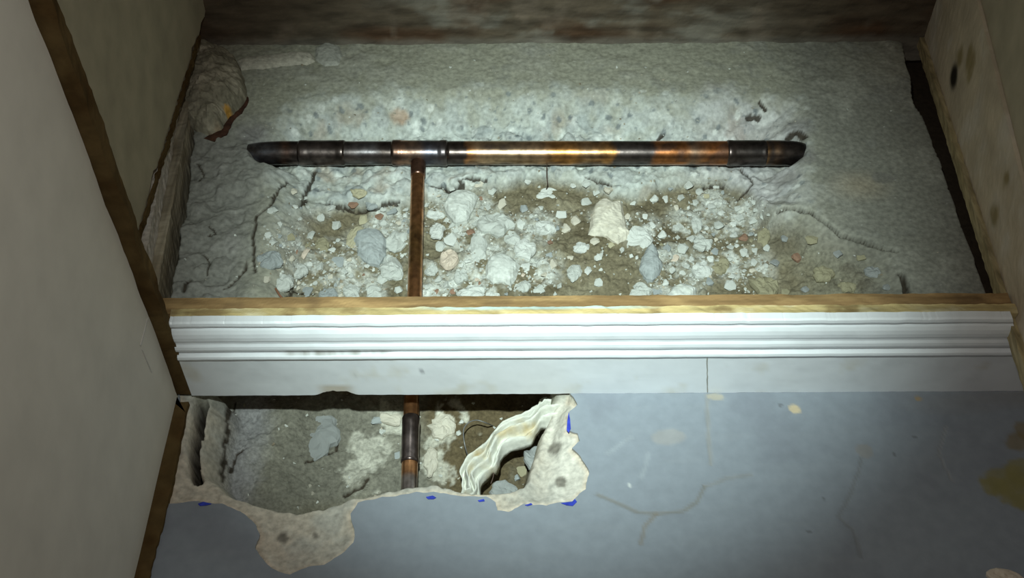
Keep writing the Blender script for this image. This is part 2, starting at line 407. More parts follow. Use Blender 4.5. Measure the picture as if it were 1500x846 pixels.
# wall of the pit (broken concrete lip) stays concrete
lip = ss(.008, .001, dP+.004*n2)
soilc = blend(soil, (.50, .51, .47), lip*.75*(1-.85*ss(.19, .23, X)))
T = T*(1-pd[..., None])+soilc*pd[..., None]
# front hole
fr = np.ones(X.shape+(3,))*np.array((.185, .178, .145))
fr = blend(fr, (.29, .28, .225), ss(0, .5, n1)*.6)
fr = blend(fr, (.105, .078, .04), ss(-.185, -.155, X+.03*n1)*ss(-.03, -.09, X+.03*n2)*.9)
fr = blend(fr, (.33, .33, .34), ss(-.315, -.345, X+.01*n2)*.8)
fr = blend(fr, (.17, .155, .11), ss(-.055, -.085, Y+.01*n2)*ss(-.31, -.27, X)*.7)  # shade behind the near rim, painted into the hole's colour
for a, b, r in ((570, 612, .020), (648, 630, .022), (635, 680, .017), (545, 650, .022), (520, 690, .02), (660, 615, .012)):
    p = site(a, b, -.075); fr = blend(fr, (.56, .55, .47), ss(r, r*.6, np.hypot(X-p[0], Y-p[1])+.022*n2+.008*n3)*.65)
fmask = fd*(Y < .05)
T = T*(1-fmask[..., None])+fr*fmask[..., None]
rimm = inO*(Y < .005)*(1-fd)
rim = np.ones(X.shape+(3,))*np.array((.50, .45, .375))
rim = blend(rim, (.38, .375, .34), ss(0, .5, n1+.4*n2)*.7)
rim = blend(rim, (.60, .58, .52), ss(-.07, -.04, X)*.7)
rim = blend(rim, (.56, .47, .37), ss(.006, .0, -dO)*.8)
for a, b, s_ in ((413, 785, .0045), (460, 780, .003), (815, 645, .006), (822, 703, .005), (808, 642, .004)):
    p = site(a, b, -.003); rim = blend(rim, (.17, .155, .13), ss(s_*1.3, s_*.6, np.hypot(X-p[0], (Y-p[1])*.8)+.002*n3)*.9)
T = T*(1-rimm[..., None])+rim*rimm[..., None]
T = blend(T, (.040, .030, .020), ss(.15, .55, crk)*.92)
T = blend(T, (.022, .014, .008), rgap*.97)
T = blend(T, (.10, .05, .02), lgap*.95)
T *= (1+.05*n3)[..., None]
T = np.clip(T, .01, .9)

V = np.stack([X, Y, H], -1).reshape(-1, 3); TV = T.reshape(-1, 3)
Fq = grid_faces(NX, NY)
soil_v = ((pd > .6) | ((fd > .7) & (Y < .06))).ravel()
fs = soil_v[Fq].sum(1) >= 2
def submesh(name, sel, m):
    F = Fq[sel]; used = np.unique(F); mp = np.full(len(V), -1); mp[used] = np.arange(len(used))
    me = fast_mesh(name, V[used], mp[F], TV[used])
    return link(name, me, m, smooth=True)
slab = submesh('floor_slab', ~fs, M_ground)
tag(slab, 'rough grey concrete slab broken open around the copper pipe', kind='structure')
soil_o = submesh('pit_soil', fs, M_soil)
tag(soil_o, 'brown soil and crumbled concrete in the dug out pit', 'soil', kind='stuff')

# ------------------------------------------------------------------ painted floor in front
fpoly = [(-.392, -.30)] + [(.425, -.30), (.425, .004)] + [tuple(p) for p in outw[::-1]]
fpoly = [p for p in fpoly]
li = [(-.392, -.30)]
lx = np.arange(-.386, .424, .0022); ly = np.arange(-.298, .003, .0022)
GX, GY = np.meshgrid(lx, ly); fp = np.array(fpoly)
near_vis = (GY > -.215)
dfl = sdist(GX, GY, fp); keep = (dfl > .0012) & (near_vis | ((np.arange(GX.size).reshape(GX.shape) % 5) == 0))
pts2 = [Vector(p) for p in fpoly] + [Vector((a, b)) for a, b in zip(GX[keep], GY[keep])]
cv, ce, cf, _, _, _ = delaunay_2d_cdt(pts2, [], [list(range(len(fpoly)))], 1, 1e-6)
FV = np.array([(p.x, p.y) for p in cv])
FF = [list(f) for f in cf]
fx, fy = FV[:, 0], FV[:, 1]
m1 = fbm(fx, fy, 14, 4, 201); m2 = fbm(fx, fy, 60, 4, 205); m3 = fbm(fx*.3, fy*3, 40, 4, 207)
FT = np.ones((len(FV), 3))*np.array((.235, .262, .30))
def fb(c, m):
    global FT
    m = np.clip(m, 0, 1)[:, None]; FT = FT*(1-m)+np.array(c)*m
fb((.18, .195, .23), ss(0, .6, m1+.3*m2)*.5)
fb((.28, .30, .32), ss(.1, .6, m3)*.12)
fb((.22, .205, .19), ss(.25, .40, fx+.03*m1)*ss(-.03, -.0, fy+.02*m3)*.5)
FZ = np.zeros(len(FV))
def fcrack(pts, hw, c, dep=.0003, amt=.5):
    global FZ
    q = sites(pts, 0); d = segdist(fx+.0015*m2, fy+.0015*m3, q); k = ss(hw*1.8, hw*.3, d); fb(c, k*amt); FZ -= dep*k
fcrack([(876, 725), (905, 738), (935, 750), (965, 752), (1000, 748), (1020, 735), (1033, 712)], .0016, (.17, .15, .11))
fcrack([(962, 752), (945, 770), (938, 795)], .0016, (.20, .16, .11))
fcrack([(1036, 577), (1037, 620), (1042, 680)], .0016, (.27, .24, .19), amt=.4)
fcrack([(1033, 712), (1065, 700), (1100, 695)], .0016, (.20, .18, .14), amt=.3)
fcrack([(1262, 670), (1258, 690), (1245, 725), (1230, 757), (1250, 775), (1262, 815)], .0014, (.16, .155, .145), amt=.35)
fcrack([(1385, 625), (1376, 665), (1395, 705)], .0010, (.29, .29, .29), amt=.5)
fcrack([(950, 665), (940, 700)], .0018, (.38, .41, .43), amt=.25); fcrack([(890, 665), (925, 640)], .0018, (.40, .43, .45), amt=.22)
def spot(px, py, r, c, amt=.9, asp=1.0, wob=.6):
    p = site(px, py, 0); d = np.hypot(fx-p[0], (fy-p[1])*asp); fb(c, ss(r, r*.6, d+r*wob*m2)*amt)
spot(1164, 600, .0058, (.58, .47, .30)); spot(1345, 584, .0035, (.34, .25, .14)); spot(1048, 581, .008, (.42, .37, .28), .7, 2)
spot(922, 710, .0025, (.5, .52, .52)); spot(980, 640, .016, (.33, .31, .29), .5, 1.6); spot(1268, 660, .008, (.25, .24, .23), .7)
for a, b, r in ((1468, 700, .020), (1495, 690, .016), (1492, 720, .020), (1455, 710, .012), (1500, 735, .012)):
    spot(a, b, r, (.23, .205, .08), .75, 1.1, .7)
for a, b, r in ((1488, 645, .014), (1500, 630, .012)): spot(a, b, r, (.20, .155, .075), .7)
for a, b in ((743+400, 593), (1310, 665), (1185, 778), (1207, 730), (1340, 640)): spot(a, b, .002, (.09, .09, .10), .6)
nv = len(FV); bz = -.0026
VV = np.vstack([np.column_stack([fx, fy, FZ+.00025*m2]), np.column_stack([fx, fy, np.full(nv, bz)])])
ec = {}
for f in FF:
    for i in range(len(f)):
        a, b = f[i], f[(i+1) % len(f)]
        ec[(a, b)] = 1
side = [(b, a, a+nv, b+nv) for (a, b) in ec if (b, a) not in ec]
me = mesh('floor', VV, FF+side, np.vstack([FT, FT*.0+np.array((.36, .32, .27))]))
fl = link('floor', me, M_floor); tag(fl, 'grey painted floor with cracks and a broken hole', kind='structure')
for f_ in me.polygons: f_.use_smooth = False

# blue marker dashes left on the floor around the hole
def mark(px, py, pts):
    poly = sites([(px+a, py+b) for a, b in pts], 0)
    n = len(poly)
    Vm = [(p[0], p[1], .0009) for p in poly]+[(p[0], p[1], .0001) for p in poly]
    Fm = [tuple(range(n))[::-1], tuple(range(n, 2*n))]+[(i, (i+1) % n, n+(i+1) % n, n+i) for i in range(n)]
    o = link('marker_dash', mesh('marker_dash', Vm, Fm), M_chalk, fl); o['label'] = 'blue marker dash'
mark(300, 738, [(-10, 0), (-2, -3), (10, 0), (3, 2), (-7, 3)])
mark(632, 729, [(-8, -1), (2, -3), (7, 0), (3, 2), (-5, 2)])
mark(705, 733, [(-5, 0), (4, -2), (5, 1), (-3, 2)])
mark(775, 739, [(-6, 1), (3, -2), (5, 0), (-2, 2)])
mark(836, 737, [(-14, 0), (2, -2), (6, -6), (9, -2), (3, 4), (-6, 3)])
mark(833, 620, [(0, -16), (2, -6), (3, 8), (0, 14), (-3, 10), (-2, -4)])

# ------------------------------------------------------------------ baseboard, plaster edge, sill board
prof = [(.0135, 0), (.0, 0), (0, .006), (0, .012), (0, .018), (0, .024), (0, .03), (0, .036), (0, .042), (0, .048), (0, .0545), (-.0016, .0556), (-.0022, .0578), (-.0016, .0602), (.0004, .0612), (.0016, .0622), (.0016, .0645),
        (.0002, .0662), (-.0002, .0690), (.0004, .0720), (.0020, .0745), (.0022, .0765), (.0016, .0790), (.0018, .0830), (.0028, .0870), (.0046, .0905), (.0066, .0928),
        (.0052, .0938), (.0046, .0962), (.0052, .0990), (.0070, .1003), (.0135, .1003)]
xa, xb = -.388, .418; NS = 640
bxs = np.linspace(xa, xb, NS); Vb = []; Tb = []
def bx_of(px, py): return site(px, py, y=0)[0]
nl, nr = bx_of(458, 572), bx_of(527, 572)
jx = bx_of(1036, 545)
PR = np.array(prof); XX, PZ = np.meshgrid(bxs, PR[:, 1], indexing='ij'); PY = np.tile(PR[:, 0], (NS, 1)); Z1 = np.zeros_like(XX)
XX = xa+(.400-.42*PZ-xa)*(XX-xa)/(xb-xa)      # the right end is cut on a slant
nt = ss(nl, nl+.016, XX)*ss(nr, nr-.016, XX); top = .0006*fbm(XX, Z1, 60, 4, 301)
YB = PY+.0003*fbm(XX, PZ, 50, 3, 303); low = PZ < .012
ZB = PZ+low*(.0062*nt+.0012*nt*fbm(XX, Z1+.3, 300, 3, 304)+.0004*fbm(XX, Z1+.7, 120, 3, 305))*(1-PZ/.012)
ZB += (PZ > .09)*top-.0014*np.maximum(0, fbm(XX, Z1+.2, 200, 3, 306)-.35)*(PZ > .098)
TB = np.ones(XX.shape+(3,))*np.array((.74, .765, .80))
TB *= (1-.06*np.maximum(0, 2*fbm(XX, PZ*2, 55, 4, 310)))[..., None]
TB = blend(TB, (.55, .50, .38), (PZ < .055)*np.minimum(.45, 1.6*np.maximum(0, fbm(XX, PZ, 26, 4, 313)-.28)))
q = ss(bx_of(395, 515), bx_of(440, 515), XX)*ss(bx_of(590, 515), bx_of(540, 515), XX)*(.6+.5*fbm(XX, Z1+.9, 150, 3, 315))
q = np.maximum(q, .22*np.maximum(0, fbm(XX, Z1+.4, 40, 3, 317)))
TB = blend(TB, (.13, .105, .065), .9*q*((PZ > .0604) & (PZ < .0668)))
TB = blend(TB, (.42, .32, .19), .6*nt*(PZ < .013))
for px_, py_, r_ in ((453, 553, .0022), (520, 548, .0020), (618, 544, .0020)):
    p = site(px_, py_, y=0); TB = blend(TB, (.22, .22, .25), ss(r_, r_*.5, np.hypot((XX-p[0])*.6, PZ-p[2]))*.7)
e = np.abs(XX-jx+.0004*fbm(PZ, Z1+.2, 120, 3, 319)); jm = (e < .0011) & (PZ < .068)
Vb = np.stack([XX, YB, ZB], -1).reshape(-1, 3); Tb = TB.reshape(-1, 3)
K = len(prof)
Fb = [(i*K+k, (i+1)*K+k, (i+1)*K+k+1, i*K+k+1) for i in range(NS-1) for k in range(K-1)]
Fb += [(i*K+K-1, (i+1)*K+K-1, (i+1)*K, i*K) for i in range(NS-1)]
Fb += [tuple(range(K))[::-1], tuple((NS-1)*K+k for k in range(K))]
JV = []
for k_, zz in enumerate(np.linspace(.001, .0545, 12)):
    c_ = float(np.interp(zz, [.001, .0545], [bx_of(1036, 574), bx_of(1036, 521)]))+.0008*float(fbm(zz, .3, 90, 3, 911)); w_ = .00035+.00035*float(vnoise(np.array(zz*300), np.array(.2), 5))
    JV += [(c_-w_, -.0004, zz), (c_+w_, -.0004, zz), (c_+w_, .0008, zz), (c_-w_, .0008, zz)]
JF = [(4*k_+a, 4*k_+(a+1) % 4, 4*k_+4+(a+1) % 4, 4*k_+4+a) for k_ in range(11) for a in range(4)]+[(3, 2, 1, 0), (44, 45, 46, 47)]
bb = link('baseboard_front', mesh('baseboard_front', Vb, [f[::-1] for f in Fb], Tb), M_white)
jo = link('joint_crack', mesh('joint_crack', JV, JF), mat('crack_filler', (.30, .29, .26), bump=0), bb); jo['label'] = 'grey hairline crack'
tag(bb, 'white moulded baseboard running across above the broken floor hole', kind='structure')

def plaster_tint(co):
    c = np.ones((len(co), 3))*np.array((.46, .36, .17)); a = fbm(co[:, 0], co[:, 1]*2, 35, 4, 401)
    def b(c, col, m): m = np.clip(m, 0, 1)[:, None]; return c*(1-m)+np.array(col)*m
    c = b(c, (.60, .52, .33), ss(.05, .6, a)); c = b(c, (.22, .14, .06), ss(.1, .5, fbm(co[:, 0], co[:, 1], 50, 4, 405))*.7)
    c = b(c, (.42, .55, .55), ss(-.20, -.12, co[:, 0])*ss(.06, .0, co[:, 0])*ss(.0205, .0225, co[:, 1]+.001*a)*.8)
    for px in (404, 520):
        q = site(px, 470, .098); c = b(c, (.07, .06, .05), ss(.0045, .0025, np.hypot(co[:, 0]-q[0], (co[:, 1]-q[1])))*.9)
    return c
board('trim_1', (xa-.002, .0137, .004), (.3665, .0245, .0975), M_wood, None, (420, 8, 6), .0011, 41, plaster_tint)
tag(bpy.data.objects['trim_1'], 'crumbly cream plaster edge showing along the top of the baseboard', kind='structure')
def sill_tint(co):
    c = np.ones((len(co), 3))*np.array((.25, .155, .07)); a = fbm(co[:, 0]*.5, co[:, 1]*3, 60, 4, 411)
    m = np.clip(ss(-.1, .5, a), 0, 1)[:, None]; c = c*(1-m)+np.array((.34, .22, .10))*m
    m = (ss(.2, .5, fbm(co[:, 0], co[:, 1], 30, 4, 415))*.6)[:, None]; c = c*(1-m)+np.array((.16, .10, .05))*m
    return c
board('trim_2', (xa-.016, .0255, .004), (.3685, .0440, .0900), M_wood, None, (300, 8, 6), .0009, 43, sill_tint)
tag(bpy.data.objects['trim_2'], 'rough brown wooden sill board behind the white baseboard', kind='structure')

# ------------------------------------------------------------------ left side
def wall_panel(name, xf, thick, y0, y1, z0, z1, m, far_rag=.0, bot_rag=.0, seed=0, ny=60, nz=70, side=1):
    """upright panel in the YZ plane with torn far and lower edges"""
    ys = np.linspace(0, 1, ny); zs = np.linspace(0, 1, nz); Vp = []
    for s in (0, 1):
        for b in zs:
            for a in ys:
                z = z0+(z1-z0)*b; y = y0+(y1-y0)*a
                y += far_rag*a**8*float(fbm(z, seed, 28, 4, seed)); z += bot_rag*(1-b)**8*float(fbm(y, seed, 40, 4, seed+3))
                Vp.append((xf-side*thick*s+.0004*float(fbm(y, z, 12, 3, seed+9)), y, z))
    n = ny*nz; F1 = grid_faces(ny, nz)
    Fs = [tuple(f) for f in F1]+[tuple(f[::-1]+n) for f in F1]
    ring = [j for j in range(ny)]+[i*ny+ny-1 for i in range(1, nz)]+[(nz-1)*ny+j for j in range(ny-2, -1, -1)]+[i*ny for i in range(nz-2, 0, -1)]
    for i in range(len(ring)):
        a, b = ring[i], ring[(i+1) % len(ring)]; Fs.append((a, a+n, b+n, b))
    return link(name, mesh(name, Vp, Fs), m)
wl = wall_panel('wall_left', -.4005, .012, -.42, -.001, .0012, .62, M_wall, .0035, .001, 11)
tag(wl, 'smooth beige side wall at the left with a torn edge', kind='structure')
# scratches on the wall
def scratch(a, b, wd):
    p = site(*a, x=-.4); q = site(*b, x=-.4); d = q-p; d /= np.linalg.norm(d); nrm = np.cross(d, (1, 0, 0))*wd
    Vs = []
    for xo in (-.3995, -.4004):
        for s in (p-nrm*.3, p+nrm*.3, q+nrm, q-nrm): Vs.append((xo, s[1], s[2]))
    o = link('scratch', mesh('scratch', Vs, [(0, 1, 2, 3), (7, 6, 5, 4), (0, 4, 5, 1), (1, 5, 6, 2), (2, 6, 7, 3), (3, 7, 4, 0)]), mat('white_scratch', (.6, .58, .55), bump=0), wl)
    o['label'] = 'white scratch'
scratch((216, 466), (206, 506), .0010); scratch((208, 512), (222, 545), .0004)
def rag_strip(co):
    co[:, 0] += .0030*fbm(co[:, 2], co[:, 1]*2, 30, 4, 55)*(co[:, 0] > -.394); return co
st = board('wall_left_edge', (-.4125, .0005, .002), (-.388, .0130, .62), M_gyp, None, (4, 4, 120), .0008, 47, None, rag_strip)
st.name = 'trim_3'; tag(st, 'torn brown plasterboard edge standing beside the left wall', kind='structure')
wr = wall_panel('wall_left', -.462, .012, .044, .60, .052, .62, M_wall2, .0, .010, 17)
wr.name = 'wall_left_rear'; tag(wr, 'dull olive wall section behind the torn edge at left', kind='structure')
# lower plaster strip and wooden plate below the rear wall
def ztint(c0, c1, sd):
    def f(co):
        a = fbm(co[:, 1]*.4, co[:, 2]*3+co[:, 0]*3, 70, 4, sd); m = np.clip(ss(-.3, .5, a), 0, 1)[:, None]
        return np.array(c0)*(1-m)+np.array(c1)*m
    return f
def lean_l(co):
    co[:, 0] += -(co[:, 1]-.045)*.075; return co
o = board('trim_4', (-.462, .046, .020), (-.4445, .50, .042), M_ground, None, (4, 90, 4), .0016, 51, ztint((.56, .52, .48), (.42, .37, .31), 431), lean_l)
tag(o, 'pale grey plaster strip under the rear left wall', kind='structure')
o = board('trim_5', (-.475, .046, -.045), (-.4345, .445, .019), M_plate, None, (4, 90, 6), .0014, 53, ztint((.20, .165, .115), (.31, .27, .205), 433), lean_l)
tag(o, 'dark weathered wooden plate on edge along the left of the pit', kind='structure')
o = board('trim_8', (-.4615, .046, .0460), (-.4590, .50, .0530), M_gyp, None, (2, 120, 3), .0022, 67, None, None)  # added strip; its dark brown stands in for the shaded gap
tag(o, 'thin brown strip standing in for the dark gap under the rear left wall', kind='structure')
# brown strip on the floor by the left wall
gp = ragged(list(sites([(247, 588), (276, 588), (268, 625), (258, 680), (246, 737), (231, 795), (214, 860)], .003)), .004, .0012, 9)
gq = sites([(190, 860), (247, 588)], .003)
poly = np.vstack([gp, [[-.402, -.205], [-.402, -.001]]])
n = len(poly); Vg = [(p[0], p[1], .0032) for p in poly]+[(p[0], p[1], -.0025) for p in poly]
bmx = bmesh.new(); vs = [bmx.verts.new(v) for v in Vg]
bmx.faces.new(vs[:n]); bmx.faces.new(vs[n:][::-1])
for i in range(n): bmx.faces.new((vs[i], vs[n+i], vs[n+(i+1) % n], vs[(i+1) % n]))
bmesh.ops.recalc_face_normals(bmx, faces=bmx.faces[:])
me = bpy.data.meshes.new('trim_6'); bmx.to_mesh(me); bmx.free()
o = link('trim_6', me, M_gyp); tag(o, 'dark brown strip on the floor along the left wall', kind='structure')

# ------------------------------------------------------------------ right side
def right_tint(co):
    c = np.ones((len(co), 3))*np.array((.56, .48, .36)); a = fbm(co[:, 1]*2, co[:, 2]*2, 10, 4, 501)
    def b(c, col, m): m = np.clip(m, 0, 1)[:, None]; return c*(1-m)+np.array(col)*m
    c = b(c, (.60, .54, .45), ss(0, .5, a)); 
    for px, py, r in ((1400, 92, .022), (1380, 90, .016), (1480, 320, .016), (1495, 260, .012), (1490, 390, .006)):
        q = site(px, py, x=.40); c = b(c, (.24, .18, .06), ss(r, r*.4, np.hypot((co[:, 1]-q[1])*.9, co[:, 2]-q[2])+.01*fbm(co[:, 1], co[:, 2], 50, 3, 505))*.75)
    q = site(1372, 112, x=.40); c = b(c, (.02, .016, .01), ss(.018, .008, np.hypot((co[:, 1]-q[1])*.8, co[:, 2]-q[2])))
    return c
def rag_r(co):
    co[:, 2] += .002*fbm(co[:, 1], co[:, 0], 30, 4, 57)*(co[:, 2] < .06)
    co[:, 2] += -.154*(co[:, 1]-.44)*np.clip((.158-co[:, 2])/.146, 0, 1)*np.where(co[:, 1] < -.1, .54/np.maximum(.54, .44-co[:, 1]), 1); co[:, 0] += .1385*(co[:, 1]-.44); return co
def skew_r(co):
    co[:, 0] += .1385*(co[:, 1]-.44); return co
o = board('baseboard_right', (.4260, -.40, .012), (.4360, .553, .158), M_right, None, (3, 240, 40), .0006, 59, right_tint, rag_r)
tag(o, 'tan bare board with olive stains along the right side', kind='structure')
o = board('wall_right', (.4300, -.40, .1585), (.4400, .553, .60), M_wall2, None, (3, 60, 40), .0005, 61, None, skew_r)
tag(o, 'plain beige wall above the tan board at right', kind='structure')
def rag_p(co):
    co[:, 2] += -.154*(co[:, 1]-.44); return skew_r(co)
o = board('trim_7', (.4200, -.40, .0095), (.4258, .553, .0235), M_plate, None, (4, 120, 6), .0012, 63, ztint((.33, .27, .15), (.42, .35, .21), 437), rag_p)
tag(o, 'narrow brown wooden lath at the foot of the right board', kind='structure')

# ------------------------------------------------------------------ back wall
def back_tint(co):
    x_, z_ = co[:, 0], co[:, 2]
    c = np.ones((len(co), 3))*np.array((.105, .082, .058))
    def b(c, col, m): m = np.clip(m, 0, 1)[:, None]; return c*(1-m)+np.array(col)*m
    c = b(c, (.07, .035, .018), ss(-.05, .35, fbm(x_*.6, z_, 14, 4, 521))*.85)
    c = b(c, (.24, .225, .19), ss(.02, .45, fbm(x_*.8, z_*1.4, 22, 5, 525))*ss(-.30, -.15, x_)*ss(.30, .1, x_)*.75)
    c = b(c, (.19, .15, .115), ss(.15, .5, fbm(x_, z_*.6, 30, 4, 529))*.5)
    c = b(c, (.19, .175, .15), ss(.014, .0, z_+.006*fbm(x_, z_, 40, 3, 531))*.6)
    return c
o = board('wall_back', (-.50, .552, -.03), (.47, .575, .40), M_back, None, (240, 3, 110), .0010, 65, back_tint)
tag(o, 'dark brown stained board closing the back of the recess', kind='structure')

# ------------------------------------------------------------------ copper pipe
zpip = -.0150
yp = site(770, 225, zpip)[1]
yl, yr = site(430, 224, zpip)[1], site(1120, 224, zpip)[1]
def pipe_pt(px, dz=0.0):
    x = site(px, 224, zpip)[0]; f = (px-430)/690
    return np.array([x, yl+(yr-yl)*f, zpip+dz])
cop = empty('copper_pipe', tuple(pipe_pt(612))); inv = -np.array(cop.location)
tag(cop, 'heat stained copper water pipe with tee and branch crossing the pit', 'pipe')
def ptint(stops, band=None):
    """heat colours along the pipe: (photo x, colour) stops"""
    xs = np.array([pipe_pt(p)[0] for p, _ in stops]); cs = np.array([c for _, c in stops])
    def f(V):
        W = V-inv
        a = np.arctan2(W[:, 2]-zpip, W[:, 1]-yp)
        xx = W[:, 0]+.004*fbm(W[:, 0]*.5, np.sin(a)*.02, 70, 3, 603)+.002*np.sin(a*2)
        c = np.stack([np.interp(xx, xs, cs[:, k]) for k in range(3)], 1)
        n = fbm(W[:, 0]*.6, a*.012, 90, 4, 607); m = np.clip(ss(-.05, .4, n), 0, 1)[:, None]*.65
        c = c*(1-m)+np.array((.10, .075, .07))*m
        g = ss(.10, -.75, np.sin(a)*.7-np.cos(a)*-.7*0+n*.2)[:, None]*.55          # underside darkened: metal shading painted into the tint
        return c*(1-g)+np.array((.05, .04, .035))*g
    return f
DK = (.075, .058, .052); DK2 = (.11, .09, .085); CU = (.42, .19, .075); GD = (.42, .20, .065); OR = (.44, .17, .06); PL = (.44, .28, .17)
def loc(path): return [np.array(p)+inv for p in path]
def lin(a, b, n): return [pipe_pt(p) for p in np.linspace(a, b, n)]
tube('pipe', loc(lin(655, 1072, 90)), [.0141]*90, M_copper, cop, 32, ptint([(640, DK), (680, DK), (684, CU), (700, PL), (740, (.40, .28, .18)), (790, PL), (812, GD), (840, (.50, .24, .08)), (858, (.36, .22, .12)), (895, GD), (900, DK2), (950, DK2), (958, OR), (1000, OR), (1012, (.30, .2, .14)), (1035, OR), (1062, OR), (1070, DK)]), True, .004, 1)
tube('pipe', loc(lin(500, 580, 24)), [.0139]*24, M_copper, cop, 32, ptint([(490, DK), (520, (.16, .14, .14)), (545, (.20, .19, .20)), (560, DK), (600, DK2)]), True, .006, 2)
def ringed(a, b, n, r, col, ends=.0006):
    P = lin(a, b, n); R = [r+(ends if (i < n*.16 or i > n*.84) else 0) for i in range(n)]; R[0] = R[-1] = r-.0006
    return P, R
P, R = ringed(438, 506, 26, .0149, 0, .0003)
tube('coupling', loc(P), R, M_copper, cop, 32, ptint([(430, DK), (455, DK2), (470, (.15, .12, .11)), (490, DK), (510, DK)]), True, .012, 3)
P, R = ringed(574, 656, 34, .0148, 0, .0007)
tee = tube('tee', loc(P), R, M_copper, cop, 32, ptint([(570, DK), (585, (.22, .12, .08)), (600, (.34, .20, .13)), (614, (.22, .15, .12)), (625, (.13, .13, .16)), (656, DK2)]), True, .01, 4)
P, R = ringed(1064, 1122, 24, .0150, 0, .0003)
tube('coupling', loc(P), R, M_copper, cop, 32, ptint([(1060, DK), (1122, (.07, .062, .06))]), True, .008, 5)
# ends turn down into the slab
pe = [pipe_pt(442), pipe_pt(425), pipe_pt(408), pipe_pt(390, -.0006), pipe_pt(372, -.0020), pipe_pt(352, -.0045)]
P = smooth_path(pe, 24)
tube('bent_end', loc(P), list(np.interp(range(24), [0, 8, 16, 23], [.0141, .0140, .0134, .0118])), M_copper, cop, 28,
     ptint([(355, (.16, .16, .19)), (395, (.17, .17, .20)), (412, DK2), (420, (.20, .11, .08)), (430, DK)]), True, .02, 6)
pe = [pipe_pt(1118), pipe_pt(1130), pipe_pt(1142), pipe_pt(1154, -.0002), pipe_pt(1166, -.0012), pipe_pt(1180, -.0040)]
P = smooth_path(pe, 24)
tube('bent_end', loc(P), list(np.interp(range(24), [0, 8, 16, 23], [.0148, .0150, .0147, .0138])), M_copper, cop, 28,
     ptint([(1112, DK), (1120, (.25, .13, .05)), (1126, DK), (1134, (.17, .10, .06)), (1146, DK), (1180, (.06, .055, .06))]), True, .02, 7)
# branch
b0 = pipe_pt(613); b0 = b0+np.array((0, -.0105, -.0035))
b1 = site(607, 443, -.026); b2 = site(601, 650, -.046); b3 = site(599, 722, -.052); b3 = b3+(b3-b2)*.35
BP = smooth_path([b0, (b0+b1)/2, b1, b2, b3], 90)
def btint(V):
    W = V-inv; y_ = W[:, 1]
    c = np.ones((len(W), 3))*np.array((.52, .25, .11))
    n = fbm(W[:, 0]*2, y_, 80, 4, 631)
    def b(c, col, m): m = np.clip(m, 0, 1)[:, None]; return c*(1-m)+np.array(col)*m
    c = b(c, (.30, .18, .06), ss(.16, .20, y_)*ss(.27, .22, y_)*.6)
    c = b(c, (.15, .075, .04), ss(.05, .5, n)*.5)
    ya = site(601, 612, -.045)[1]; yb_ = site(600, 680, -.05)[1]; yc = site(600, 700, -.05)[1]
    c = b(c, (.42, .20, .09), ss(.06, .05, y_))
    c = b(c, (.30, .25, .23), ss(yc+.003, yc-.002, y_))
    return c
tube('branch_pipe', loc(BP), [.0077]*90, M_copper, cop, 24, btint, True, .006, 8)
sk = [b0+(BP[6]-BP[0])*t for t in np.linspace(-.1, 1.25, 10)]
tube('branch_socket', loc(sk), [.0090, .0090, .0089, .0088, .0088, .0087, .0087, .0086, .0085, .0078], M_copper, tee, 24, lambda V: np.ones((len(V), 3))*np.array((.20, .11, .075)), True, .01, 9)
ya, yb_ = site(601, 612, -.045)[1], site(600, 681, -.05)[1]
cp = [p for p in BP if yb_ <= p[1] <= ya]
cp = smooth_path([cp[0], cp[len(cp)//2], cp[-1]], 20)
rr = [.0080]+[.0089]*3+[.0086]*12+[.0089]*3+[.0080]
tube('coupling', loc(cp), rr, M_copper, cop, 24, lambda V: np.ones((len(V), 3))*np.array((.13, .10, .095))*(1+.5*fbm(V[:, 0]*2, V[:, 1], 90, 3, 641))[:, None], True, .015, 10)

# ------------------------------------------------------------------ stones
def hull(seed, n=16, flat=.55):
    r = random.Random(seed); bm = bmesh.new()
    for _ in range(n):
        v = Vector((r.gauss(0, 1), r.gauss(0, 1), r.gauss(0, 1))).normalized()*r.uniform(.82, 1.05)
        v.z = max(-.5, min(.62, v.z))*flat; bm.verts.new(v)
    res = bmesh.ops.convex_hull(bm, input=bm.verts[:])
    bmesh.ops.delete(bm, geom=[g for g in res['geom_interior'] if isinstance(g, bmesh.types.BMVert)], context='VERTS')
    me = bpy.data.meshes.new('stone'); bm.to_mesh(me); bm.free(); return me
def chunk(seed, n=22, flat=.42, jag=.16):
    """flat broken concrete lump: ragged outline, bevelled shoulders, knobbly top"""
    th = 2*np.pi*np.arange(n)/n; V = []; F = []
    out = 1+jag*2.6*fbm(np.cos(th)*1.1+seed, np.sin(th)*1.1, 1.7, 4, seed)+jag*.9*(np.array([random.Random(seed*31+k).random() for k in range(n)])-.5)
    rings = ((.93, -.6), (1.0, -.1), (.97, .35), (.86, .66), (.66, .80), (.44, .86), (.20, .90))
    for q, (s, z) in enumerate(rings):
        o_ = out*(1-.25*q/6)+.25*q/6; xs = np.cos(th+.07*q)*s*o_; ys = np.sin(th+.07*q)*s*o_
        zz = (z+(.75*fbm(xs+seed, ys, 1.9, 4, seed+2) if q > 1 else 0))*flat
        V += list(np.column_stack([xs, ys, np.broadcast_to(zz, xs.shape)]))
    V.append((0, 0, .9*flat)); V.append((0, 0, -.6*flat))
    for q in range(len(rings)-1):
        for k in range(n):
            k2 = (k+1) % n; F.append((q*n+k, q*n+k2, (q+1)*n+k2, (q+1)*n+k))
    L = (len(rings)-1)*n
    for k in range(n): F.append((L+k, L+(k+1) % n, len(V)-2)); F.append(((k+1) % n, k, len(V)-1))
    return mesh('stone', V, F)
HULLS = {}
def hull_for(i, c):
    k = (i % 9, c)
    if k not in HULLS:
        me = hull(100+i % 9, 15 if i % 2 else 18); me.materials.append(M_stone[SI[c]]); HULLS[k] = me
    return HULLS[k]
